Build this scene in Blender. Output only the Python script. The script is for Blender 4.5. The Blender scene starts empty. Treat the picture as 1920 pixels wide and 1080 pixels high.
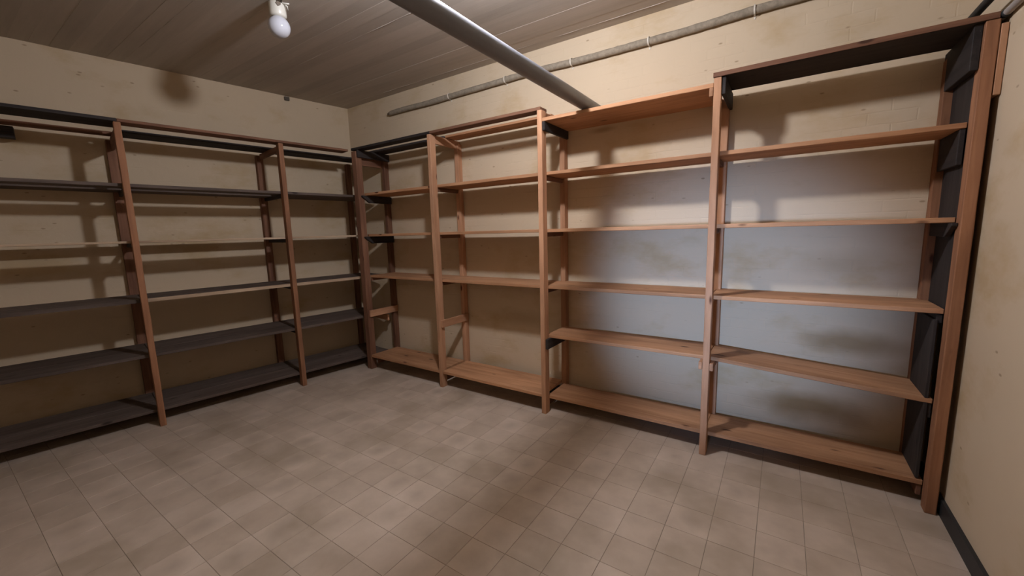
import bpy, bmesh, math, random
from mathutils import Vector, Matrix
random.seed(7)
S = bpy.context.scene
COL = S.collection

# ---------------------------------------------------------------- camera
def make_camera():
    yaw, pitch, roll = 0.5907, -0.13974, -0.02665
    fw = Vector((-math.sin(yaw), math.cos(yaw), 0)); rt = Vector((math.cos(yaw), math.sin(yaw), 0)); up = Vector((0, 0, 1))
    F = fw*math.cos(pitch)+up*math.sin(pitch); U = up*math.cos(pitch)-fw*math.sin(pitch)
    R = rt*math.cos(roll)+U*math.sin(roll); U2 = U*math.cos(roll)-rt*math.sin(roll)
    cd = bpy.data.cameras.new('camera'); co = bpy.data.objects.new('camera', cd); COL.objects.link(co)
    m = Matrix(((R.x, U2.x, -F.x, 4.5617), (R.y, U2.y, -F.y, -3.2556), (R.z, U2.z, -F.z, 1.5370), (0, 0, 0, 1)))
    co.matrix_world = m
    cd.sensor_width = 36; cd.sensor_fit = 'HORIZONTAL'; cd.lens = 754.63/1920*36
    cd.clip_start = 0.02
    S.camera = co
make_camera()
# ---------------------------------------------------------------- world, exposure, lights
w = bpy.data.worlds.new('world'); S.world = w; w.use_nodes = True
w.node_tree.nodes['Background'].inputs[0].default_value = (0.5, 0.6, 0.8, 1)
w.node_tree.nodes['Background'].inputs[1].default_value = 0.01
S.view_settings.view_transform = 'Standard'; S.view_settings.look = 'None'
S.view_settings.gamma = 1; S.view_settings.use_curve_mapping = False
S.view_settings.exposure = 0.0
LAMP_STRENGTH = 760.0          # glowing globe of the second lamp
LAMP_POS = (3.31, -1.68)
COOL_FILL = 1080.0              # strength of the added cool spot behind the camera
def cool_fill():
    # unseen spot added behind the doorway, giving the back wall its cool patch
    l = bpy.data.lights.new('cool_fill_spot', 'SPOT'); l.shadow_soft_size = 0.16
    l.energy = COOL_FILL; l.color = (0.38, 0.58, 1.0); l.spot_size = math.radians(25); l.spot_blend = 1.0
    o = bpy.data.objects.new('cool_fill_spot', l); COL.objects.link(o)
    o.location = (4.36, -5.6, 1.30)
    o.rotation_euler = (Vector((4.17, 0, 1.02))-Vector(o.location)).to_track_quat('-Z', 'Y').to_euler()
cool_fill()

H = 3.0895; W = 5.345; YB = -4.05
PSI = -0.1529
AL = Vector((math.sin(PSI), -math.cos(PSI), 0)); NN = Vector((math.cos(PSI), math.sin(PSI), 0))
ANG = math.atan2(AL.y, AL.x)

# ---------------------------------------------------------------- materials
def nodes(name, rough=0.8, spec=0.3):
    m = bpy.data.materials.new(name); m.use_nodes = True
    nt = m.node_tree; b = nt.nodes['Principled BSDF']
    b.inputs['Roughness'].default_value = rough
    b.inputs['Specular IOR Level'].default_value = spec
    return m, nt, b
def nd(nt, t, **k):
    n = nt.nodes.new(t)
    for a, v in k.items():
        if a in ('_',): continue
        setattr(n, a, v)
    return n
def ramp(nt, fac, stops):
    r = nt.nodes.new('ShaderNodeValToRGB')
    while len(r.color_ramp.elements) < len(stops): r.color_ramp.elements.new(0.5)
    for e, (p, c) in zip(r.color_ramp.elements, stops):
        e.position = p; e.color = (*c, 1) if len(c) == 3 else c
    nt.links.new(fac, r.inputs[0]); return r.outputs[0]
def noise(nt, vec, scale, detail=4, rough=0.55, dist=0.0):
    n = nt.nodes.new('ShaderNodeTexNoise'); n.inputs['Scale'].default_value = scale
    n.inputs['Detail'].default_value = detail; n.inputs['Roughness'].default_value = rough
    n.inputs['Distortion'].default_value = dist
    nt.links.new(vec, n.inputs['Vector']); return n.outputs['Fac']
def mapping(nt, vec, scale=(1, 1, 1), rot=(0, 0, 0), loc=None):
    n = nt.nodes.new('ShaderNodeMapping'); n.inputs['Scale'].default_value = scale; n.inputs['Rotation'].default_value = rot
    if loc is not None: nt.links.new(loc, n.inputs['Location'])
    nt.links.new(vec, n.inputs['Vector']); return n.outputs[0]
def mix(nt, fac, a, b, mode='MIX'):
    n = nt.nodes.new('ShaderNodeMix'); n.data_type = 'RGBA'; n.blend_type = mode
    if isinstance(fac, float): n.inputs[0].default_value = fac
    else: nt.links.new(fac, n.inputs[0])
    for i, v in ((6, a), (7, b)):
        if isinstance(v, tuple): n.inputs[i].default_value = (*v, 1)
        else: nt.links.new(v, n.inputs[i])
    return n.outputs[2]
def bump(nt, b, h, strength, dist=0.002, prev=None):
    n = nt.nodes.new('ShaderNodeBump'); n.inputs['Strength'].default_value = strength; n.inputs['Distance'].default_value = dist
    nt.links.new(h, n.inputs['Height'])
    if prev: nt.links.new(prev, n.inputs['Normal'])
    nt.links.new(n.outputs[0], b.inputs['Normal']); return n.outputs[0]
def objcoord(nt): return nt.nodes.new('ShaderNodeTexCoord').outputs['Object']
def geopos(nt): return nt.nodes.new('ShaderNodeNewGeometry').outputs['Position']

def wood(name, light, dark, knot, rough=0.72):
    m, nt, b = nodes(name, rough, 0.25)
    oc = objcoord(nt); oi = nt.nodes.new('ShaderNodeObjectInfo')
    off = nt.nodes.new('ShaderNodeVectorMath'); off.operation = 'SCALE'; off.inputs[0].default_value = (13.1, 7.7, 3.3)
    nt.links.new(oi.outputs['Random'], off.inputs['Scale'])
    v1 = mapping(nt, oc, (1.3, 22, 22), loc=off.outputs[0])
    g = noise(nt, v1, 1.6, 5, 0.6, 0.6)
    v2 = mapping(nt, oc, (0.9, 5, 5), loc=off.outputs[0])
    g2 = noise(nt, v2, 1.5, 3, 0.5)
    base = ramp(nt, g, [(0.3, dark), (0.7, light)])
    stain = ramp(nt, g2, [(0.35, (0.62, 0.58, 0.55)), (0.6, (1, 1, 1))])
    base = mix(nt, 0.75, base, stain, 'MULTIPLY')
    tone = ramp(nt, oi.outputs['Random'], [(0.0, (0.82, 0.80, 0.78)), (1.0, (1.12, 1.08, 1.05))])
    base = mix(nt, 0.9, base, tone, 'MULTIPLY')
    vo = nt.nodes.new('ShaderNodeTexVoronoi'); vo.inputs['Scale'].default_value = 1.0
    vk = mapping(nt, oc, (3.0, 9.0, 9.0), loc=off.outputs[0]); nt.links.new(vk, vo.inputs['Vector'])
    kn = ramp(nt, vo.outputs['Distance'], [(0.06, (1, 1, 1)), (0.12, (0, 0, 0))])
    base = mix(nt, kn, base, knot)
    nt.links.new(base, b.inputs['Base Color'])
    bump(nt, b, g, 0.35, 0.002)
    return m
M = {}
M['pine'] = wood('aged_pine', (0.55, 0.310, 0.180), (0.41, 0.215, 0.115), (0.10, 0.035, 0.015))
M['pine_shelf'] = wood('pine_shelf', (0.54, 0.300, 0.160), (0.38, 0.190, 0.092), (0.09, 0.035, 0.015))
M['pine_dark'] = wood('dark_pine', (0.36, 0.175, 0.090), (0.24, 0.11, 0.055), (0.08, 0.03, 0.015))
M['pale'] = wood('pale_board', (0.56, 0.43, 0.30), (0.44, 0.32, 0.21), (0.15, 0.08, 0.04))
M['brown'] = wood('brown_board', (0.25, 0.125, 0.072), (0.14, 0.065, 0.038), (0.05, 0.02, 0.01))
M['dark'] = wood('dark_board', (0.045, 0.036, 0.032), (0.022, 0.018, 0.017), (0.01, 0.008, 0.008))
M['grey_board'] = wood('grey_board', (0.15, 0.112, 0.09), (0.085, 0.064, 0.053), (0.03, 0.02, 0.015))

def plaster(name, col, brick=True, hang=False, stains=()):
    m, nt, b = nodes(name, 0.85, 0.2)
    p = geopos(nt)
    n1 = noise(nt, p, 1.1, 4, 0.6)
    n2 = noise(nt, p, 9, 5, 0.65)
    c = mix(nt, n1, tuple(x*0.90 for x in col), tuple(min(1, x*1.06) for x in col))
    # rusty yellow damp stains of their own low on the wall
    st = noise(nt, mapping(nt, p, (0.9, 0.9, 1.6)), 1.7, 5, 0.62)
    f = ramp(nt, st, [(0.52, (0, 0, 0)), (0.68, (0.55, 0.55, 0.55))])
    c = mix(nt, f, c, (col[0]*0.72, col[1]*0.62, col[2]*0.42))
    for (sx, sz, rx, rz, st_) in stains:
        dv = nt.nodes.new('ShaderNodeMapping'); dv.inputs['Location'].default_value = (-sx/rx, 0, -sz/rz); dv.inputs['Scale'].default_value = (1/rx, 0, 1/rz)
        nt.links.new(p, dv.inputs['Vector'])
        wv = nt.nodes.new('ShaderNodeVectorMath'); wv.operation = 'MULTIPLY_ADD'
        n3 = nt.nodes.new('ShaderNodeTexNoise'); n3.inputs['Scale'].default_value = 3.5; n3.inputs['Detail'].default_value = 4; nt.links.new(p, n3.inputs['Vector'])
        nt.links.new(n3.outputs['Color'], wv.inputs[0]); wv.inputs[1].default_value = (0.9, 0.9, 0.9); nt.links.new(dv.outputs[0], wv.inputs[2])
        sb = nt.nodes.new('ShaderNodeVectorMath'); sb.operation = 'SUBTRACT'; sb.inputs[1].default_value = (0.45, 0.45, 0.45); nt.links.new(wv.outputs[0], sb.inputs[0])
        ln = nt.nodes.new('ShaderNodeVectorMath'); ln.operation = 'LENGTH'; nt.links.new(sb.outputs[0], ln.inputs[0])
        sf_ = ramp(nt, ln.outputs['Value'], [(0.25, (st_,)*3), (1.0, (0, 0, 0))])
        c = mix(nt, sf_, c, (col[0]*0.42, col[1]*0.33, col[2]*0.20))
    # chipped spots
    vo = nt.nodes.new('ShaderNodeTexVoronoi'); vo.inputs['Scale'].default_value = 6.0
    nt.links.new(mapping(nt, p, (1, 1, 2.4)), vo.inputs['Vector'])
    ch = ramp(nt, vo.outputs['Distance'], [(0.05, (1, 1, 1)), (0.10, (0, 0, 0))])
    gate = ramp(nt, noise(nt, p, 2.3, 2, 0.5), [(0.46, (0, 0, 0)), (0.52, (0.9, 0.9, 0.9))])
    chf = mix(nt, 1.0, ch, gate, 'MULTIPLY')
    c = mix(nt, chf, c, (col[0]*0.55, col[1]*0.5, col[2]*0.45))
    nt.links.new(c, b.inputs['Base Color'])
    h = n2
    if brick:
        # courses of the painted brickwork show faintly through the paint
        uv = mapping(nt, p, (1, 1, 1), (math.radians(90), 0, 0) if not hang else (math.radians(90), 0, math.radians(90)))
        br = nt.nodes.new('ShaderNodeTexBrick'); br.inputs['Scale'].default_value = 1.0
        br.inputs['Brick Width'].default_value = 0.22; br.inputs['Row Height'].default_value = 0.072
        br.inputs['Mortar Size'].default_value = 0.006; br.inputs['Mortar Smooth'].default_value = 1.0
        wob = nt.nodes.new('ShaderNodeVectorMath'); wob.operation = 'MULTIPLY_ADD'
        nn = nt.nodes.new('ShaderNodeTexNoise'); nn.inputs['Scale'].default_value = 5; nt.links.new(p, nn.inputs['Vector'])
        nt.links.new(nn.outputs['Color'], wob.inputs[0]); wob.inputs[1].default_value = (0.02, 0.02, 0.02)
        nt.links.new(uv, wob.inputs[2]); nt.links.new(wob.outputs[0], br.inputs['Vector'])
        fd = ramp(nt, noise(nt, p, 3.0, 3, 0.6), [(0.42, (0, 0, 0)), (0.62, (0.5, 0.5, 0.5))])
        k = mix(nt, 1.0, br.outputs['Fac'], fd, 'MULTIPLY')
        inv = nt.nodes.new('ShaderNodeInvert'); nt.links.new(k, inv.inputs['Color'])
        pr = bump(nt, b, inv.outputs[0], 0.6, 0.004)
        bump(nt, b, n2, 0.4, 0.006, pr)
    else:
        bump(nt, b, n2, 0.25, 0.004)
    return m
WALLC = (0.575, 0.455, 0.312)
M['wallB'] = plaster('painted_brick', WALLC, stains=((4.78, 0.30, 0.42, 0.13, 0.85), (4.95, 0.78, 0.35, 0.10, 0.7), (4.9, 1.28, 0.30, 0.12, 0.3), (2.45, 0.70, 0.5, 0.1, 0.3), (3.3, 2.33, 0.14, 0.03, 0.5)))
M['wallA'] = plaster('painted_brick_left', WALLC, True, True)
M['wallR'] = plaster('smooth_cream_plaster', WALLC, False)

def concrete():
    m, nt, b = nodes('board_marked_concrete', 0.8, 0.2)
    p = geopos(nt); oi = nt.nodes.new('ShaderNodeObjectInfo')
    n1 = noise(nt, mapping(nt, p, (0.6, 8, 1)), 3, 5, 0.65)
    c = ramp(nt, n1, [(0.25, (0.43, 0.375, 0.31)), (0.75, (0.50, 0.44, 0.37))])
    t = ramp(nt, oi.outputs['Random'], [(0.0, (0.88, 0.88, 0.88)), (1.0, (1.05, 1.05, 1.05))])
    c = mix(nt, 1.0, c, t, 'MULTIPLY')
    nt.links.new(c, b.inputs['Base Color'])
    bump(nt, b, noise(nt, mapping(nt, p, (2, 20, 1)), 3, 4, 0.6), 0.2, 0.003)
    return m
M['concrete'] = concrete()

def tile_mat():
    m, nt, b = nodes('cement_tile', 0.55, 0.35)
    p = geopos(nt); oi = nt.nodes.new('ShaderNodeObjectInfo')
    n1 = noise(nt, p, 4.0, 5, 0.6)
    c = ramp(nt, n1, [(0.3, (0.41, 0.325, 0.25)), (0.7, (0.54, 0.435, 0.345))])
    t = ramp(nt, oi.outputs['Random'], [(0.0, (0.90, 0.88, 0.85)), (0.5, (0.97, 0.96, 0.94)), (1.0, (1.06, 1.05, 1.04))])
    c = mix(nt, 1.0, c, t, 'MULTIPLY')
    # worn darker middle of each tile and broad dirty patches
    st = noise(nt, p, 1.3, 4, 0.6)
    f = ramp(nt, st, [(0.50, (0, 0, 0)), (0.70, (0.6, 0.6, 0.6))])
    c = mix(nt, f, c, (0.25, 0.19, 0.125))
    oc = objcoord(nt)
    gr = nt.nodes.new('ShaderNodeTexGradient'); gr.gradient_type = 'SPHERICAL'
    nt.links.new(mapping(nt, oc, (12, 9, 11)), gr.inputs[0])
    sel = ramp(nt, oi.outputs['Random'], [(0.6, (0, 0, 0)), (0.9, (0.34, 0.34, 0.34))])
    gf = mix(nt, 1.0, gr.outputs['Fac'], sel, 'MULTIPLY')
    c = mix(nt, gf, c, (0.23, 0.18, 0.13))
    sp = nt.nodes.new('ShaderNodeTexVoronoi'); sp.inputs['Scale'].default_value = 2.6; nt.links.new(p, sp.inputs['Vector'])
    sf = ramp(nt, sp.outputs['Distance'], [(0.02, (1, 1, 1)), (0.045, (0, 0, 0))])
    sg = ramp(nt, noise(nt, p, 1.9, 1, 0.5), [(0.5, (0, 0, 0)), (0.54, (0.7, 0.7, 0.7))])
    c = mix(nt, mix(nt, 1.0, sf, sg, 'MULTIPLY'), c, (0.10, 0.07, 0.05))
    nt.links.new(c, b.inputs['Base Color'])
    r = ramp(nt, n1, [(0.3, (0.48,)*3), (0.7, (0.68,)*3)]); nt.links.new(r, b.inputs['Roughness'])
    bump(nt, b, noise(nt, p, 30, 4, 0.6), 0.12, 0.002)
    return m
M['tile'] = tile_mat()
def plain(name, col, rough=0.6, spec=0.3, var=0.12, metal=0.0, scale=12):
    m, nt, b = nodes(name, rough, spec)
    p = geopos(nt); n = noise(nt, p, scale, 4, 0.6)
    c = mix(nt, n, tuple(x*(1-var) for x in col), tuple(min(1, x*(1+var)) for x in col))
    nt.links.new(c, b.inputs['Base Color']); b.inputs['Metallic'].default_value = metal
    bump(nt, b, n, 0.15, 0.002)
    return m
M['grout'] = plain('grout', (0.22, 0.175, 0.13), 0.9, 0.3, 0.5, 0, 7)
M['base'] = plain('black_painted_skirting', (0.025, 0.024, 0.024), 0.5)
M['pvc'] = plain('grey_painted_pipe', (0.155, 0.158, 0.17), 0.38, 0.5, 0.08)
M['pipe_small'] = plain('small_grey_pipe', (0.33, 0.29, 0.26), 0.5)
M['rubber'] = plain('black_collar', (0.02, 0.02, 0.02), 0.6)
M['lagging'] = plain('plastered_conduit', (0.27, 0.225, 0.165), 0.9, 0.1, 0.55, 0, 34)
M['clip'] = plain('white_clip', (0.62, 0.56, 0.46), 0.5)
M['porcelain'] = plain('porcelain', (0.58, 0.55, 0.47), 0.3, 0.5, 0.05)
M['broken'] = plain('broken_porcelain', (0.16, 0.13, 0.10), 0.9, 0.1, 0.5, 0, 80)
M['cable'] = plain('old_cable', (0.10, 0.08, 0.06), 0.7)
M['opal'] = plain('opal_glass', (0.50, 0.50, 0.53), 0.12, 0.6, 0.01)
def lamp_mat():
    m = bpy.data.materials.new('glowing_opal_glass'); m.use_nodes = True; nt = m.node_tree
    e = nt.nodes.new('ShaderNodeEmission'); e.inputs[0].default_value = (0.87, 0.89, 1.0, 1); e.inputs[1].default_value = LAMP_STRENGTH
    nt.links.new(e.outputs[0], nt.nodes['Material Output'].inputs[0]); return m
M['glow'] = lamp_mat()

# ---------------------------------------------------------------- helpers
def link(name, me, mat, parent=None, loc=(0, 0, 0)):
    o = bpy.data.objects.new(name, me); COL.objects.link(o); o.location = loc
    if parent: o.parent = parent
    if mat and not me.materials: me.materials.append(mat)
    return o
def empty(name, loc, label, cat, rotz=0, group=None):
    o = bpy.data.objects.new(name, None); COL.objects.link(o); o.location = loc; o.rotation_euler = (0, 0, rotz)
    o.empty_display_size = 0.1; o['label'] = label; o['category'] = cat
    if group: o['group'] = group
    return o
def bm_mesh(name, bm, smooth=False):
    me = bpy.data.meshes.new(name); bm.normal_update(); bm.to_mesh(me); bm.free()
    if smooth:
        for f in me.polygons: f.use_smooth = True
    return me
def box_bm(sx, sy, sz, bev=0.0, seg=1, cuts=0, wob=0.0, rnd=None):
    """box centred at the origin, long axis along X"""
    bm = bmesh.new(); bmesh.ops.create_cube(bm, size=1)
    bmesh.ops.scale(bm, vec=(sx, sy, sz), verts=bm.verts)
    if cuts:
        ed = [e for e in bm.edges if abs(e.verts[0].co.x-e.verts[1].co.x) > sx*0.5]
        bmesh.ops.subdivide_edges(bm, edges=ed, cuts=cuts)
    if bev:
        ed = [e for e in bm.edges if e.is_manifold and e.calc_face_angle(0) > 0.5]
        bmesh.ops.bevel(bm, geom=ed, offset=bev, segments=seg, affect='EDGES', profile=0.5)
    if wob:
        r = rnd or random
        for v in bm.verts:
            if abs(abs(v.co.x)-sx/2) > 0.01:
                v.co.y += r.uniform(-wob, wob); v.co.z += r.uniform(-wob, wob)*0.7
    return bm
def board(name, parent, lo, hi, mat, bev=0.0025, wob=0.0006, tilt=0.0, label=None):
    """board between two corners in the parent's frame; its own X axis follows its longest side"""
    d = [hi[i]-lo[i] for i in range(3)]; c = [(hi[i]+lo[i])/2 for i in range(3)]
    ax = max(range(3), key=lambda i: d[i])
    if ax == 0: s = (d[0], d[1], d[2]); R = Matrix.Identity(3)
    elif ax == 1: s = (d[1], d[0], d[2]); R = Matrix(((0, -1, 0), (1, 0, 0), (0, 0, 1)))
    else: s = (d[2], d[1], d[0]); R = Matrix(((0, 0, -1), (0, 1, 0), (1, 0, 0)))
    bm = box_bm(s[0], s[1], s[2], bev, 1, max(2, int(s[0]/0.12)), wob)
    o = link(name, bm_mesh(name, bm), mat, parent, c)
    o.rotation_euler = (R @ Matrix.Rotation(tilt, 3, 'Y')).to_euler()
    if label: o['label'] = label
    return o
def cut_cleat(name, parent, x0, x1, d0, d1, z0, z1, cut, mat, sgn=-1, label=None):
    """bearer running front to back with its front lower corner cut away; own X axis along its length"""
    L = d1-d0; h = z1-z0; t = x1-x0
    prof = [(0, 0), (L-cut, 0), (L, h*0.8), (L, h), (0, h)]
    bm = bmesh.new()
    a = [bm.verts.new((p[0]-L/2, -t/2, p[1]-h/2)) for p in prof]; b = [bm.verts.new((p[0]-L/2, t/2, p[1]-h/2)) for p in prof]
    bm.faces.new(a); bm.faces.new(b[::-1])
    n = len(prof)
    for i in range(n): bm.faces.new((a[i], b[i], b[(i+1) % n], a[(i+1) % n])[::-1])
    bmesh.ops.recalc_face_normals(bm, faces=bm.faces)
    bmesh.ops.bevel(bm, geom=list(bm.edges), offset=0.002, segments=1, affect='EDGES')
    o = link(name, bm_mesh(name, bm), mat, parent, ((x0+x1)/2, sgn*(d0+d1)/2, (z0+z1)/2))
    o.rotation_euler = (0, 0, math.pi/2*sgn)
    if label: o['label'] = label
    return o
def tube_mesh(name, pts, r, seg=20, caps=True, radii=None, jitter=0.0):
    bm = bmesh.new(); pts = [Vector(p) for p in pts]; rings = []
    for i, p in enumerate(pts):
        t = (pts[min(i+1, len(pts)-1)]-pts[max(i-1, 0)]).normalized()
        u = t.cross(Vector((0, 0, 1)));
        if u.length < 1e-3: u = Vector((1, 0, 0))
        u.normalize(); v = t.cross(u).normalized(); rr = radii[i] if radii else r
        rings.append([bm.verts.new(p+(u*math.cos(a)+v*math.sin(a))*(rr+random.uniform(-jitter, jitter))) for a in [2*math.pi*k/seg for k in range(seg)]])
    for A, B in zip(rings, rings[1:]):
        for k in range(seg): bm.faces.new((A[k], A[(k+1) % seg], B[(k+1) % seg], B[k]))
    if caps: bm.faces.new(rings[0][::-1]); bm.faces.new(rings[-1])
    bmesh.ops.recalc_face_normals(bm, faces=bm.faces)
    return bm_mesh(name, bm, True)
def lathe(name, prof, seg=32):
    bm = bmesh.new(); rings = []
    for r, z in prof:
        if r < 1e-5: rings.append([bm.verts.new((0, 0, z))])
        else: rings.append([bm.verts.new((r*math.cos(2*math.pi*k/seg), r*math.sin(2*math.pi*k/seg), z)) for k in range(seg)])
    for A, B in zip(rings, rings[1:]):
        for k in range(seg):
            a = A[k % len(A)], A[(k+1) % seg % len(A)]; b = B[k % len(B)], B[(k+1) % seg % len(B)]
            f = [a[0]] + ([a[1]] if len(A) > 1 else []) + ([b[1]] if len(B) > 1 else []) + [b[0]]
            bm.faces.new(f)
    bmesh.ops.recalc_face_normals(bm, faces=bm.faces)
    return bm_mesh(name, bm, True)
def struct(o): o['kind'] = 'structure'; return o
def slab(name, corners_xy, z0, z1, mat):
    bm = bmesh.new()
    a = [bm.verts.new((x, y, z0)) for x, y in corners_xy]; b = [bm.verts.new((x, y, z1)) for x, y in corners_xy]
    bm.faces.new(a[::-1]); bm.faces.new(b); n = len(a)
    for i in range(n): bm.faces.new((a[i], a[(i+1) % n], b[(i+1) % n], b[i]))
    bmesh.ops.recalc_face_normals(bm, faces=bm.faces)
    return struct(link(name, bm_mesh(name, bm), mat))

# ---------------------------------------------------------------- room shell
SA = (-YB)/math.cos(PSI)                        # length of the left wall
A_end = AL*SA
T = 0.15
slab('wall_back', [(-0.3, 0), (W+T, 0), (W+T, T), (-0.3, T)], 0, H+0.1, M['wallB'])
slab('wall_left', [(0, 0), (A_end.x, A_end.y), (A_end.x-T, A_end.y), (-T, 0)], 0, H+0.1, M['wallA'])
slab('wall_right', [(W, 0), (W, YB-T), (W+T, YB-T), (W+T, 0)], 0, H+0.1, M['wallR'])
# wall behind the camera, with an open doorway onto a corridor
DX0, DX1, DZ = 4.02, 4.72, 1.98
slab('wall_front', [(A_end.x-T, YB), (DX0, YB), (DX0, YB-T), (A_end.x-T, YB-T)], 0, H+0.1, M['wallR'])
slab('wall_front', [(DX1, YB), (W, YB), (W, YB-T), (DX1, YB-T)], 0, H+0.1, M['wallR'])
slab('wall_front', [(DX0, YB), (DX1, YB), (DX1, YB-T), (DX0, YB-T)], DZ, H+0.1, M['wallR'])
# ceiling slab with the imprint of its formwork boards, each strip a piece of its own
ceil = slab('ceiling', [(-1.2, 0.1), (W+T, 0.1), (W+T, YB-T), (-1.2, YB-T)], H+0.012, H+0.15, M['concrete'])
def ceiling_boards():
    y = 0.0; k = 0; r = random.Random(3)
    while y > YB:
        wd = 0.105; 
        drop = r.choice([0.0, 0.0, 0.0, 0.0012])
        xl = AL.x/AL.y*(y-wd)   # the strip ends at the slanting left wall
        bm = bmesh.new(); L = W-xl
        n = 40
        fin = r.random() < 0.5
        rows = []
        for i in range(n+1):
            x = xl+L*i/n
            f = (r.uniform(-0.002, 0.0035) if fin else 0)
            rows.append([bm.verts.new((x, y, H+0.012)), bm.verts.new((x, y, H-drop)), bm.verts.new((x, y-0.0015, H-drop-max(f, 0))), bm.verts.new((x, y-0.004, H-drop)),
                         bm.verts.new((x, y-wd, H-drop)), bm.verts.new((x, y-wd, H+0.012))])
        for a, b in zip(rows, rows[1:]):
            for j in range(5): bm.faces.new((a[j], b[j], b[j+1], a[j+1]))
        bmesh.ops.recalc_face_normals(bm, faces=bm.faces)
        me = bm_mesh('ceiling_strip', bm)
        link('ceiling_strip', me, M['concrete'], ceil)
        y -= wd; k += 1
ceiling_boards()
# floor: screed with square cement tiles on a 200 mm grid; tile parts nearest the camera, the rest joined
floor = slab('floor', [(-1.0, 0.05), (W+T, 0.05), (W+T, YB-T), (-1.0, YB-T)], -0.1, -0.0022, M['grout'])
TX, TY, TS = 3.3358, -1.8470, 0.2
def tile_bm(s=TS-0.0019, h=0.006):
    bm = bmesh.new(); e = s/2; i = e-0.0009
    a = [bm.verts.new((x*e, y*e, -h)) for x, y in ((-1, -1), (1, -1), (1, 1), (-1, 1))]
    b = [bm.verts.new((x*e, y*e, -0.0008)) for x, y in ((-1, -1), (1, -1), (1, 1), (-1, 1))]
    c = [bm.verts.new((x*i, y*i, 0)) for x, y in ((-1, -1), (1, -1), (1, 1), (-1, 1))]
    bm.faces.new(c)
    for p, q in ((a, b), (b, c)):
        for k in range(4): bm.faces.new((p[k], p[(k+1) % 4], q[(k+1) % 4], q[k]))
    return bm
def tiles():
    r = random.Random(5); me = bm_mesh('tile', tile_bm()); me.materials.append(M['tile'])
    cam = S.camera.matrix_world.inverted(); cp = S.camera.matrix_world.translation
    cells = []
    for i in range(-24, 12):
        for j in range(-14, 12):
            x = TX+(i+0.5)*TS; y = TY+(j+0.5)*TS
            if x+TS/2 > W+0.02 or y+TS/2 > 0.09 or y-TS/2 < YB-0.1: continue
            if Vector((x, y, 0)).dot(NN) < -0.08: continue
            q = cam @ Vector((x, y, 0)); vis = False
            if q.z < -0.1:
                u = 960+754.6*q.x/-q.z; v = 540-754.6*q.y/-q.z
                vis = -80 < u < 2000 and v < 1180
            if y > -0.42: vis = False
            if Vector((x, y, 0)).dot(NN) < 0.6: vis = False
            cells.append((not vis, (Vector((x, y, 0))-cp).length, x, y))
    cells.sort()
    big = bmesh.new()
    for k, (nv, _, x, y) in enumerate(cells):
        z = -r.uniform(0, 0.0006)
        if k < 300:
            o = bpy.data.objects.new('tile', me); COL.objects.link(o); o.parent = floor; o.location = (x, y, z)
            o.rotation_euler = (r.uniform(-.0012, .0012), r.uniform(-.0012, .0012), r.uniform(-.0015, .0015))
        else:
            t = tile_bm(); bmesh.ops.translate(t, vec=(x, y, z), verts=t.verts)
            tm = bpy.data.meshes.new('t'); t.to_mesh(tm); t.free(); big.from_mesh(tm); bpy.data.meshes.remove(tm)
    o = link('distant_tiles', bm_mesh('distant_tiles', big), M['tile'], floor); o['kind'] = 'stuff'
tiles()
# skirtings
slab('baseboard_right', [(W, 0), (W-0.016, 0), (W-0.016, YB), (W, YB)], 0, 0.088, M['base'])
slab('baseboard_back', [(0, 0), (W-0.016, 0), (W-0.016, -0.014), (0, -0.014)], 0, 0.088, M['base'])
q = NN*0.014
slab('baseboard_left', [(0+q.x, 0-0.014), (A_end.x+q.x, A_end.y), (A_end.x, A_end.y), (0, -0.014)], 0, 0.088, M['base'])

# corridor beyond the doorway, so that the cool light has a place to come from
slab('wall_corridor', [(2.8, -6.2), (6.0, -6.2), (6.0, -6.3), (2.8, -6.3)], 0, 2.6, M['wallR'])
slab('floor_corridor', [(2.8, YB-T), (6.0, YB-T), (6.0, -6.3), (2.8, -6.3)], -0.1, -0.002, M['grout'])

# ---------------------------------------------------------------- shelving on the back wall (frame: x along wall, y = -depth)
PW = 0.041; DF = 0.4414; PD = 0.07; DB = DF-PD-0.001
rb = empty('wooden_shelving', (0, 0, 0), 'long orange-brown pine wall shelving stepping up towards the right, standing along the back wall', 'shelving')
def B(name, x0, x1, d0, d1, z0, z1, mat, **k): return board(name, rb, (x0, -d1, z0), (x1, -d0, z1), M[mat], **k)
U = [0.622, 1.7657, 2.9451, 4.1702, 5.2700]
WD = [0.072, PW, PW, PW, 0.046]
tops = [2.438, 2.447, 2.449, 2.415, 2.415]
for i, x in enumerate(U):
    wd = WD[i]
    B('front_post', x, x+wd, DF-(0.075 if i == 0 else PD), DF, 0, tops[i], ('brown', 'pine', 'pine', 'pine', 'pine_dark')[i], bev=0.003, wob=0.0012)  # last post in darker pine, its shade put into the wood colour
    B('rear_post', x+(0.02 if i == 0 else -0.032 if i == 4 else 0), x+WD[i]+0.006-(0.01 if i == 0 else 0)-(0.02 if i == 4 else 0), 0.004, 0.067, 0, tops[i]-0.03, ('brown', 'pine', 'pine', 'pine', 'pine_dark')[i], bev=0.003, wob=0.0012)
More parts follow.
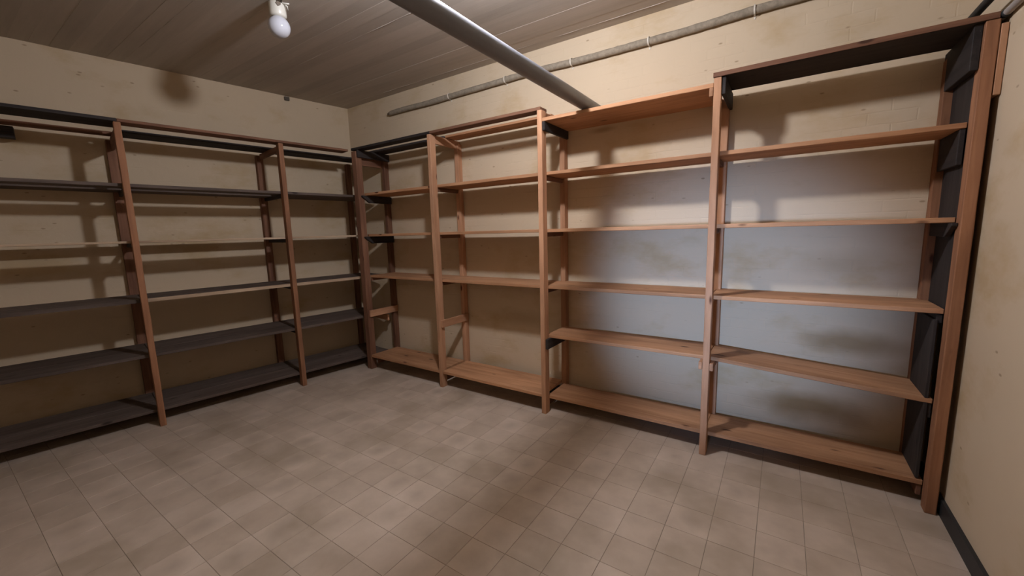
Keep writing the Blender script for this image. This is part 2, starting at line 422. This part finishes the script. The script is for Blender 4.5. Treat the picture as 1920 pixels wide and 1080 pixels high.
# shelf boards: (left post, right post, underside left, underside right, back gap, material)
Z5, Z4, Z3, Z2, Z1 = 1.970, 1.522, 1.062, 0.650, 0.112
TH = 0.026
def shelf(i, j, zl, zr, back, mat, front=DB, th=TH):
    if front == DB: x0 = U[i]+(0.075 if i == 0 else WD[i]/2)+0.001; x1 = U[j]+(WD[j]/2 if j < 4 else 0)-0.001
    else: x0 = U[i]+WD[i]+0.001; x1 = U[j]-0.001
    a = math.atan2(zr-zl, x1-x0); z = (zl+zr)/2
    o = B('shelf_board', x0, x1, back, front, z, z+th, mat, wob=0.0009, tilt=-a)
    return o
for i in range(4):
    shelf(i, i+1, Z5, Z5, 0.058, 'pine_shelf')
    shelf(i, i+1, Z4, Z4, 0.070 if i < 2 else 0.02, 'pine_shelf')
    shelf(i, i+1, Z3, Z3, 0.03, 'pine_shelf')
    if i < 2: shelf(i, i+1, 0.143, 0.143, 0.055, 'pine_shelf', th=0.028, front=DF-0.006)
    else: shelf(i, i+1, Z1+0.004, Z1+0.004, 0.055, 'pine_shelf', th=0.028)
shelf(2, 3, Z2, Z2, 0.05, 'pine_shelf')
shelf(3, 4, Z2, 0.580, 0.05, 'pine_shelf')
shelf(2, 3, 2.362, 2.362, 0.014, 'pine_shelf', front=DF-0.003)
# top boards and rails
tb = B('top_board', U[3]-0.004, U[4]+0.040, 0.105, DF, 2.4155, 2.441, 'dark', label='black-stained top board across the tallest bay')
es = board('edge_strip', tb, (-(U[4]-U[3]+0.044)/2, -(DF-0.105)/2-0.006, -0.013), ((U[4]-U[3]+0.044)/2, -(DF-0.105)/2-0.0005, 0.013), M['brown'], bev=0.001, label='brown front edge')
for x0, x1, m in ((U[0]-0.01, U[1]+0.03, 'dark'), (U[1]+0.031, U[2]+PW*0.7, 'brown')):
    B('top_rail', x0, x1, 0.335, 0.436, 2.4495, 2.474, m)
    B('top_rail', x0, x1-0.02, 0.06, 0.225, 2.4495, 2.470, m if m == 'dark' else 'pine_shelf')
# bearers nailed to the sides of the frames (side -1: left face, +1: right face)
def cleat(i, side, ztop, mat, h=0.075, t=0.022, cut=0.0, d1=None, d0=0.02, label=None):
    wd = WD[i]
    x0 = U[i]+wd+0.0012 if side > 0 else U[i]-t-0.0012
    if d1 is None: d1 = DF-0.012
    if cut: return cut_cleat('bearer', rb, x0, x0+t, d0, d1, ztop-h, ztop, cut, M[mat], label=label)
    return B('bearer', x0, x0+t, d0, d1, ztop-h, ztop, mat, label=label)
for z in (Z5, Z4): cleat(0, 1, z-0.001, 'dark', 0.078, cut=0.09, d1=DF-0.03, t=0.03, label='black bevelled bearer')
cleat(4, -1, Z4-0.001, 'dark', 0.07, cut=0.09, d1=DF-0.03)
cleat(4, -1, Z5-0.001, 'dark', 0.17, d1=DF-0.08); cleat(4, -1, Z3-0.001, 'dark', 0.05, d1=DF-0.08)  # right-end bearer under the upper shelf made taller to take in the shadow
for i in (1, 2, 3):
    for z in (Z5, Z4, Z3): B('bearer', U[i]+0.008, U[i]+0.030, 0.068, DF-PD-0.001, z-0.036, z-0.001, 'brown')
    B('bearer', U[i]+0.008, U[i]+0.030, 0.068, DF-PD-0.001, Z1-0.06, Z1-0.001, 'brown')
cleat(0, 1, Z3-0.001, 'brown', 0.035, d1=DF-0.075); cleat(0, 1, Z1-0.001, 'brown', 0.06, d1=DF-0.08); cleat(4, -1, Z1-0.001, 'brown', 0.06, d1=DF-0.08)
for i, side in ((1, 1), (0, 1)):
    cleat(i, side, 0.688, 'pine', 0.075, d1=DF-0.02)
cleat(2, 1, Z2-0.001, 'dark', 0.085, d1=DF-0.008)
cleat(3, -1, Z2-0.001, 'pine', 0.05, d1=DF+0.004); cleat(3, 1, Z2-0.002, 'pine', 0.05, d1=DF+0.004)
cleat(4, -1, 0.577, 'dark', 0.08, d1=DF-0.08)
cleat(2, 1, 2.361, 'dark', 0.065, d1=DF-0.004, label='black bearer under the top board'); cleat(3, -1, 2.361, 'pine', 0.05, d1=DF+0.002)
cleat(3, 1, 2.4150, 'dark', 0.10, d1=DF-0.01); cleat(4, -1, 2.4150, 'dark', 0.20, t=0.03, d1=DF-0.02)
B('cross_rail', U[0]+0.004, U[0]+0.03, 0.07, DF-0.076, 2.30, 2.4485, 'brown')
B('cross_rail', U[1]+0.004, U[1]+0.026, 0.0, DF-0.071, 2.372, 2.4485, 'pine', label='pale cross rail')
B('cross_rail', U[2]+0.004, U[2]+0.026, 0.068, DF-0.071, 2.372, 2.4485, 'pine')
B('cross_rail', U[0]+0.0735, U[0]+0.098, 0.01, DF-0.01, 2.372, 2.4485, 'dark')
# packing piece between the last post and the right wall
B('packing_block', U[4]+WD[4]+0.003, W-0.002, 0.30, DF-0.002, 2.09, 2.392, 'pine', label='short upright packing block against the right wall')
# dark panel added to stand for the shadowed gap behind the last post
B('end_dark_panel', U[4]+0.004, U[4]+0.022, 0.068, DF-0.071, 1.06, 2.30, 'dark', label='dark panel standing for the shadow between the posts')

B('end_dark_panel', U[4]-0.034, U[4]-0.018, 0.069, DF-0.072, 0.15, 1.03, 'dark', label='dark vertical board at the foot of the right end frame')
# ---------------------------------------------------------------- shelving on the left wall (frame: x = distance from corner, y = depth)
ra = empty('wooden_shelving', (0, 0, 0), 'dark grey-brown wooden wall shelving in deep shade along the left wall', 'shelving', rotz=ANG)
def A(name, s0, s1, d0, d1, z0, z1, mat, **k): return board(name, ra, (s0, d0, z0), (s1, d1, z1), M[mat], **k)
DA = 0.6757
V = [0.42, 1.018, 2.148, 3.16]
for i, s in enumerate(V):
    if i: A('front_post', s, s+0.042, DA-0.07, DA, 0, 2.435, 'pine_dark', bev=0.003, wob=0.0012)
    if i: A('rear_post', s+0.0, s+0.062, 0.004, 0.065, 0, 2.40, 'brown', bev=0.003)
A('rear_post', 0.05, 0.10, 0.004, 0.065, 0, 2.412, 'brown')
bays = [(0.03, V[1]+0.02), (V[1]+0.022, V[2]+0.02), (V[2]+0.022, V[3])]
AZ = dict(a5=1.962, a4=1.522, a3=1.046, a2=0.583, a1=0.110)
TA = 0.025
for b, (s0, s1) in enumerate(bays):
    s0 += 0.001; s1 -= 0.001
    dF = DA-0.071
    if b == 0:   # the last bay runs into the corner behind the shared post
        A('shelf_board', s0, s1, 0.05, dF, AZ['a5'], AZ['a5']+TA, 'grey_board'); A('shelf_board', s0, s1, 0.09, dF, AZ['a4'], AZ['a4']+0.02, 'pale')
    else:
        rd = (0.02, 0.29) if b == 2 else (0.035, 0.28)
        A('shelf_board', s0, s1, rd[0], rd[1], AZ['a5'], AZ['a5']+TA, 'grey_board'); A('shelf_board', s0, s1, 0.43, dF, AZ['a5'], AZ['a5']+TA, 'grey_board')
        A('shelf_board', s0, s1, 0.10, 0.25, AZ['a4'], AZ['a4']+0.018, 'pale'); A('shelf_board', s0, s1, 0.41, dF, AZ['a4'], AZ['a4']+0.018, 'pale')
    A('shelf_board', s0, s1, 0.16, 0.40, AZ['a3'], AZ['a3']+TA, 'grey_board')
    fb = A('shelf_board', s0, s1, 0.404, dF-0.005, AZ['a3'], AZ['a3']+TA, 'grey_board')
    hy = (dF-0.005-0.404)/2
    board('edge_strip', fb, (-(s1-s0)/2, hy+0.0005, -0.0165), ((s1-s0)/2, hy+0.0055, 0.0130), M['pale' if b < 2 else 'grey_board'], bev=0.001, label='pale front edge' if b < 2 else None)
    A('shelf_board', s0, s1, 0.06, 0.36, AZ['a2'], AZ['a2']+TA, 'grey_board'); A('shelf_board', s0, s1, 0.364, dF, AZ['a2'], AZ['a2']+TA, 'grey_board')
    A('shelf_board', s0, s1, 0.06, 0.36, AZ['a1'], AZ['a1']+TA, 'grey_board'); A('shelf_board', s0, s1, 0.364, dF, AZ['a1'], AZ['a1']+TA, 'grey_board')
# top rails
A('top_rail', 0.372, V[1]+0.06, 0.54, DA+0.004, 2.4365, 2.459, 'brown'); A('top_rail', V[1]+0.061, V[2]+0.02, 0.54, DA+0.004, 2.4365, 2.459, 'brown')
A('top_rail', 0.02, V[2]+0.02, 0.14, 0.37, 2.4165, 2.440, 'dark')
A('top_rail', V[2]+0.021, 3.25, 0.42, DA+0.004, 2.4365, 2.460, 'dark')
A('top_rail', V[2]+0.021, 3.25, 0.14, 0.24, 2.4165, 2.440, 'brown')
A('splice_block', 2.70, 3.02, 0.05, 0.135, 2.33, 2.415, 'dark')
def acleat(s0, ztop, d0, d1, h=0.08, mat='dark'): A('bearer', s0, s0+0.022, d0, d1, ztop-h, ztop, mat)
for i in (1, 2, 3):
    s = V[i]
    for z in ('a5', 'a4', 'a3', 'a2', 'a1'):
        A('bearer', s+0.008, s+0.030, 0.066, DA-0.072, AZ[z]-0.036, AZ[z]-0.001, 'dark')
    A('cross_rail', s+0.010, s+0.032, 0.066, DA-0.071, 2.32 if i == 2 else 2.36, 2.4155, 'brown')
A('bearer', 0.006, 0.028, 0.01, DA-0.02, AZ['a2']-0.075, AZ['a2']-0.001, 'pine')

# ---------------------------------------------------------------- pipes
dr = empty('drain_pipe', (3.322, -2.0, 2.437), 'thick smooth grey pipe crossing the room under the ceiling to the back wall', 'pipe')
link('pipe_tube', tube_mesh('pipe_tube', [(0, 2.0-0.002, 0), (0, 1.0, 0.0), (0, 0, 0), (0, -2.04, 0)], 0.046, 40), M['pvc'], dr)
link('wall_collar', tube_mesh('wall_collar', [(0, 1.999, 0), (0, 1.985, 0)], 0.056, 32), M['pvc'], dr)
cp = empty('conduit', (3.0, -0.03, 2.89), 'rough plaster-crusted conduit clipped high along the back wall', 'pipe')
pts = []; rad = []
n = 90
rr = random.Random(2)
for k in range(n+1):
    x = 0.775+(5.30-0.775)*k/n
    z = 2.898+0.007*math.sin(x*3.1)+0.002*math.sin(x*7.3+1)-0.018*math.exp(-(x-0.77)*4)
    pts.append((x-3.0, 0.0015, z-2.89)); rad.append(0.026*(0.35+0.65*min(1, (x-0.765)/0.07)) + rr.uniform(-0.0012, 0.0012))
link('conduit_tube', tube_mesh('conduit_tube', pts, 0.02, 14, True, rad, 0.0012), M['lagging'], cp)
def clipm():
    bm = bmesh.new(); seg = 12
    prof = []
    for k in range(seg+1):
        a = math.pi*(k/seg)-math.pi/2
        prof.append((-0.029*math.cos(a), 0.029*math.sin(a)))
    prof = [(0.029, -0.045), (0.026, -0.031)]+prof+[(0.029, 0.030)]
    rows = [[bm.verts.new((xx, y, z)) for y, z in prof] for xx in (-0.005, 0.005)]
    outer = [[bm.verts.new((xx, y-0.003, z*1.05)) for y, z in prof] for xx in (-0.005, 0.005)]
    m = len(prof)
    for i in range(m-1):
        bm.faces.new((outer[0][i], outer[1][i], outer[1][i+1], outer[0][i+1])); bm.faces.new((rows[0][i], rows[0][i+1], rows[1][i+1], rows[1][i]))
        for s in (0, 1): bm.faces.new((rows[s][i], rows[s][i+1], outer[s][i+1], outer[s][i]))
    bmesh.ops.recalc_face_normals(bm, faces=bm.faces)
    return bm_mesh('clip', bm)
cm = clipm()
for x in (1.707, 2.389, 3.047, 3.668, 4.335, 4.95):
    k = int(round((x-0.775)/(4.525)*n)); z = pts[k][2]
    link('clip', cm, M['clip'], cp, (x-3.0, 0.0, z))
sp = empty('side_pipe', (W-0.0175, -0.46, 2.43), 'thin grey-brown pipe running high along the right wall from the last shelf post', 'pipe')
link('pipe_tube', tube_mesh('pipe_tube', [(0, 0.455, 0), (0, 0, 0), (0, -1.5, 0.01), (0, -3.55, 0.02)], 0.0150, 20), M['pipe_small'], sp)
link('collar', tube_mesh('collar', [(0, 0.03, 0), (0, 0.0, 0)], 0.0172, 20), M['rubber'], sp)
dp = empty('dark_pipe', (5.262, -0.9, 2.49), 'thin black pipe beside the grey side pipe above the tallest shelf', 'pipe')
link('pipe_tube', tube_mesh('pipe_tube', [(0, 0.897, 0), (0, 0, 0), (0, -3.12, 0.0)], 0.017, 16), M['rubber'], dp)

# ---------------------------------------------------------------- ceiling lamps
def lamp(name, x, y, label, glow, group=None):
    t = empty(name, (x, y, H-0.0045), label, 'lamp')
    s = lathe('socket', [(0.0, 0), (0.050, 0), (0.052, -0.004), (0.052, -0.074), (0.048, -0.082), (0.044, -0.086), (0.0, -0.086)])
    link('socket', s, M['porcelain'], t)
    prof = [(0.042, -0.084)]
    for k in range(1, 17):
        a = math.pi*k/16*0.93+math.pi*0.07
        prof.append((0.068*math.sin(a)**0.92 if k < 16 else 0.0, -0.145+0.0655*math.cos(a) if k < 16 else -0.2105))
    g = lathe('globe', prof); link('globe', g, M['glow'] if glow else M['opal'], t)
    return t
l1 = lamp('ceiling_lamp', 1.665, -1.665, 'unlit white globe lamp with a chipped socket on the ceiling at the upper left', False)
bm = bmesh.new(); bmesh.ops.create_icosphere(bm, subdivisions=2, radius=0.019)
for v in bm.verts: v.co = Vector((v.co.x*1.0, v.co.y*0.45, v.co.z*1.0))*(1+random.uniform(-.25, .25))
o = link('chipped_patch', bm_mesh('chipped_patch', bm), M['broken'], l1, (0.044, -0.018, -0.020)); o.rotation_euler = (0, 0, math.radians(68)); o['label'] = 'dark broken patch of the socket'
for a, b, c in (((0.03, 0.0, -0.004), (0.058, 0.012, -0.010), (0.085, 0.035, -0.014)), ((0.045, 0.02, -0.004), (0.072, 0.03, -0.03), (0.062, 0.035, -0.045))):
    link('loose_wire', tube_mesh('loose_wire', [a, b, c], 0.005, 8), M['porcelain'], l1)
lamp('ceiling_lamp', LAMP_POS[0], LAMP_POS[1], 'lit white globe lamp on the ceiling beyond the top edge of the photo', True)
cb = link('ceiling_cable', tube_mesh('ceiling_cable', [(1.705, -1.66, H-0.009), (1.80, -1.70, H-0.010), (1.98, -1.76, H-0.009), (2.4, -1.73, H-0.009), (3.24, -1.69, H-0.009)], 0.006, 8), M['cable'])
cb['label'] = 'thin dark cable on the ceiling running from the globe lamp'; cb['category'] = 'cable'
jb = link('junction_box', bm_mesh('junction_box', box_bm(0.05, 0.022, 0.04, 0.003)), M['cable'])
P = AL*0.70+NN*0.0125; jb.location = (P.x, P.y, H-0.030); jb.rotation_euler = (0, 0, ANG)
jb['label'] = 'tiny dark box high on the left wall under the ceiling'; jb['category'] = 'box'
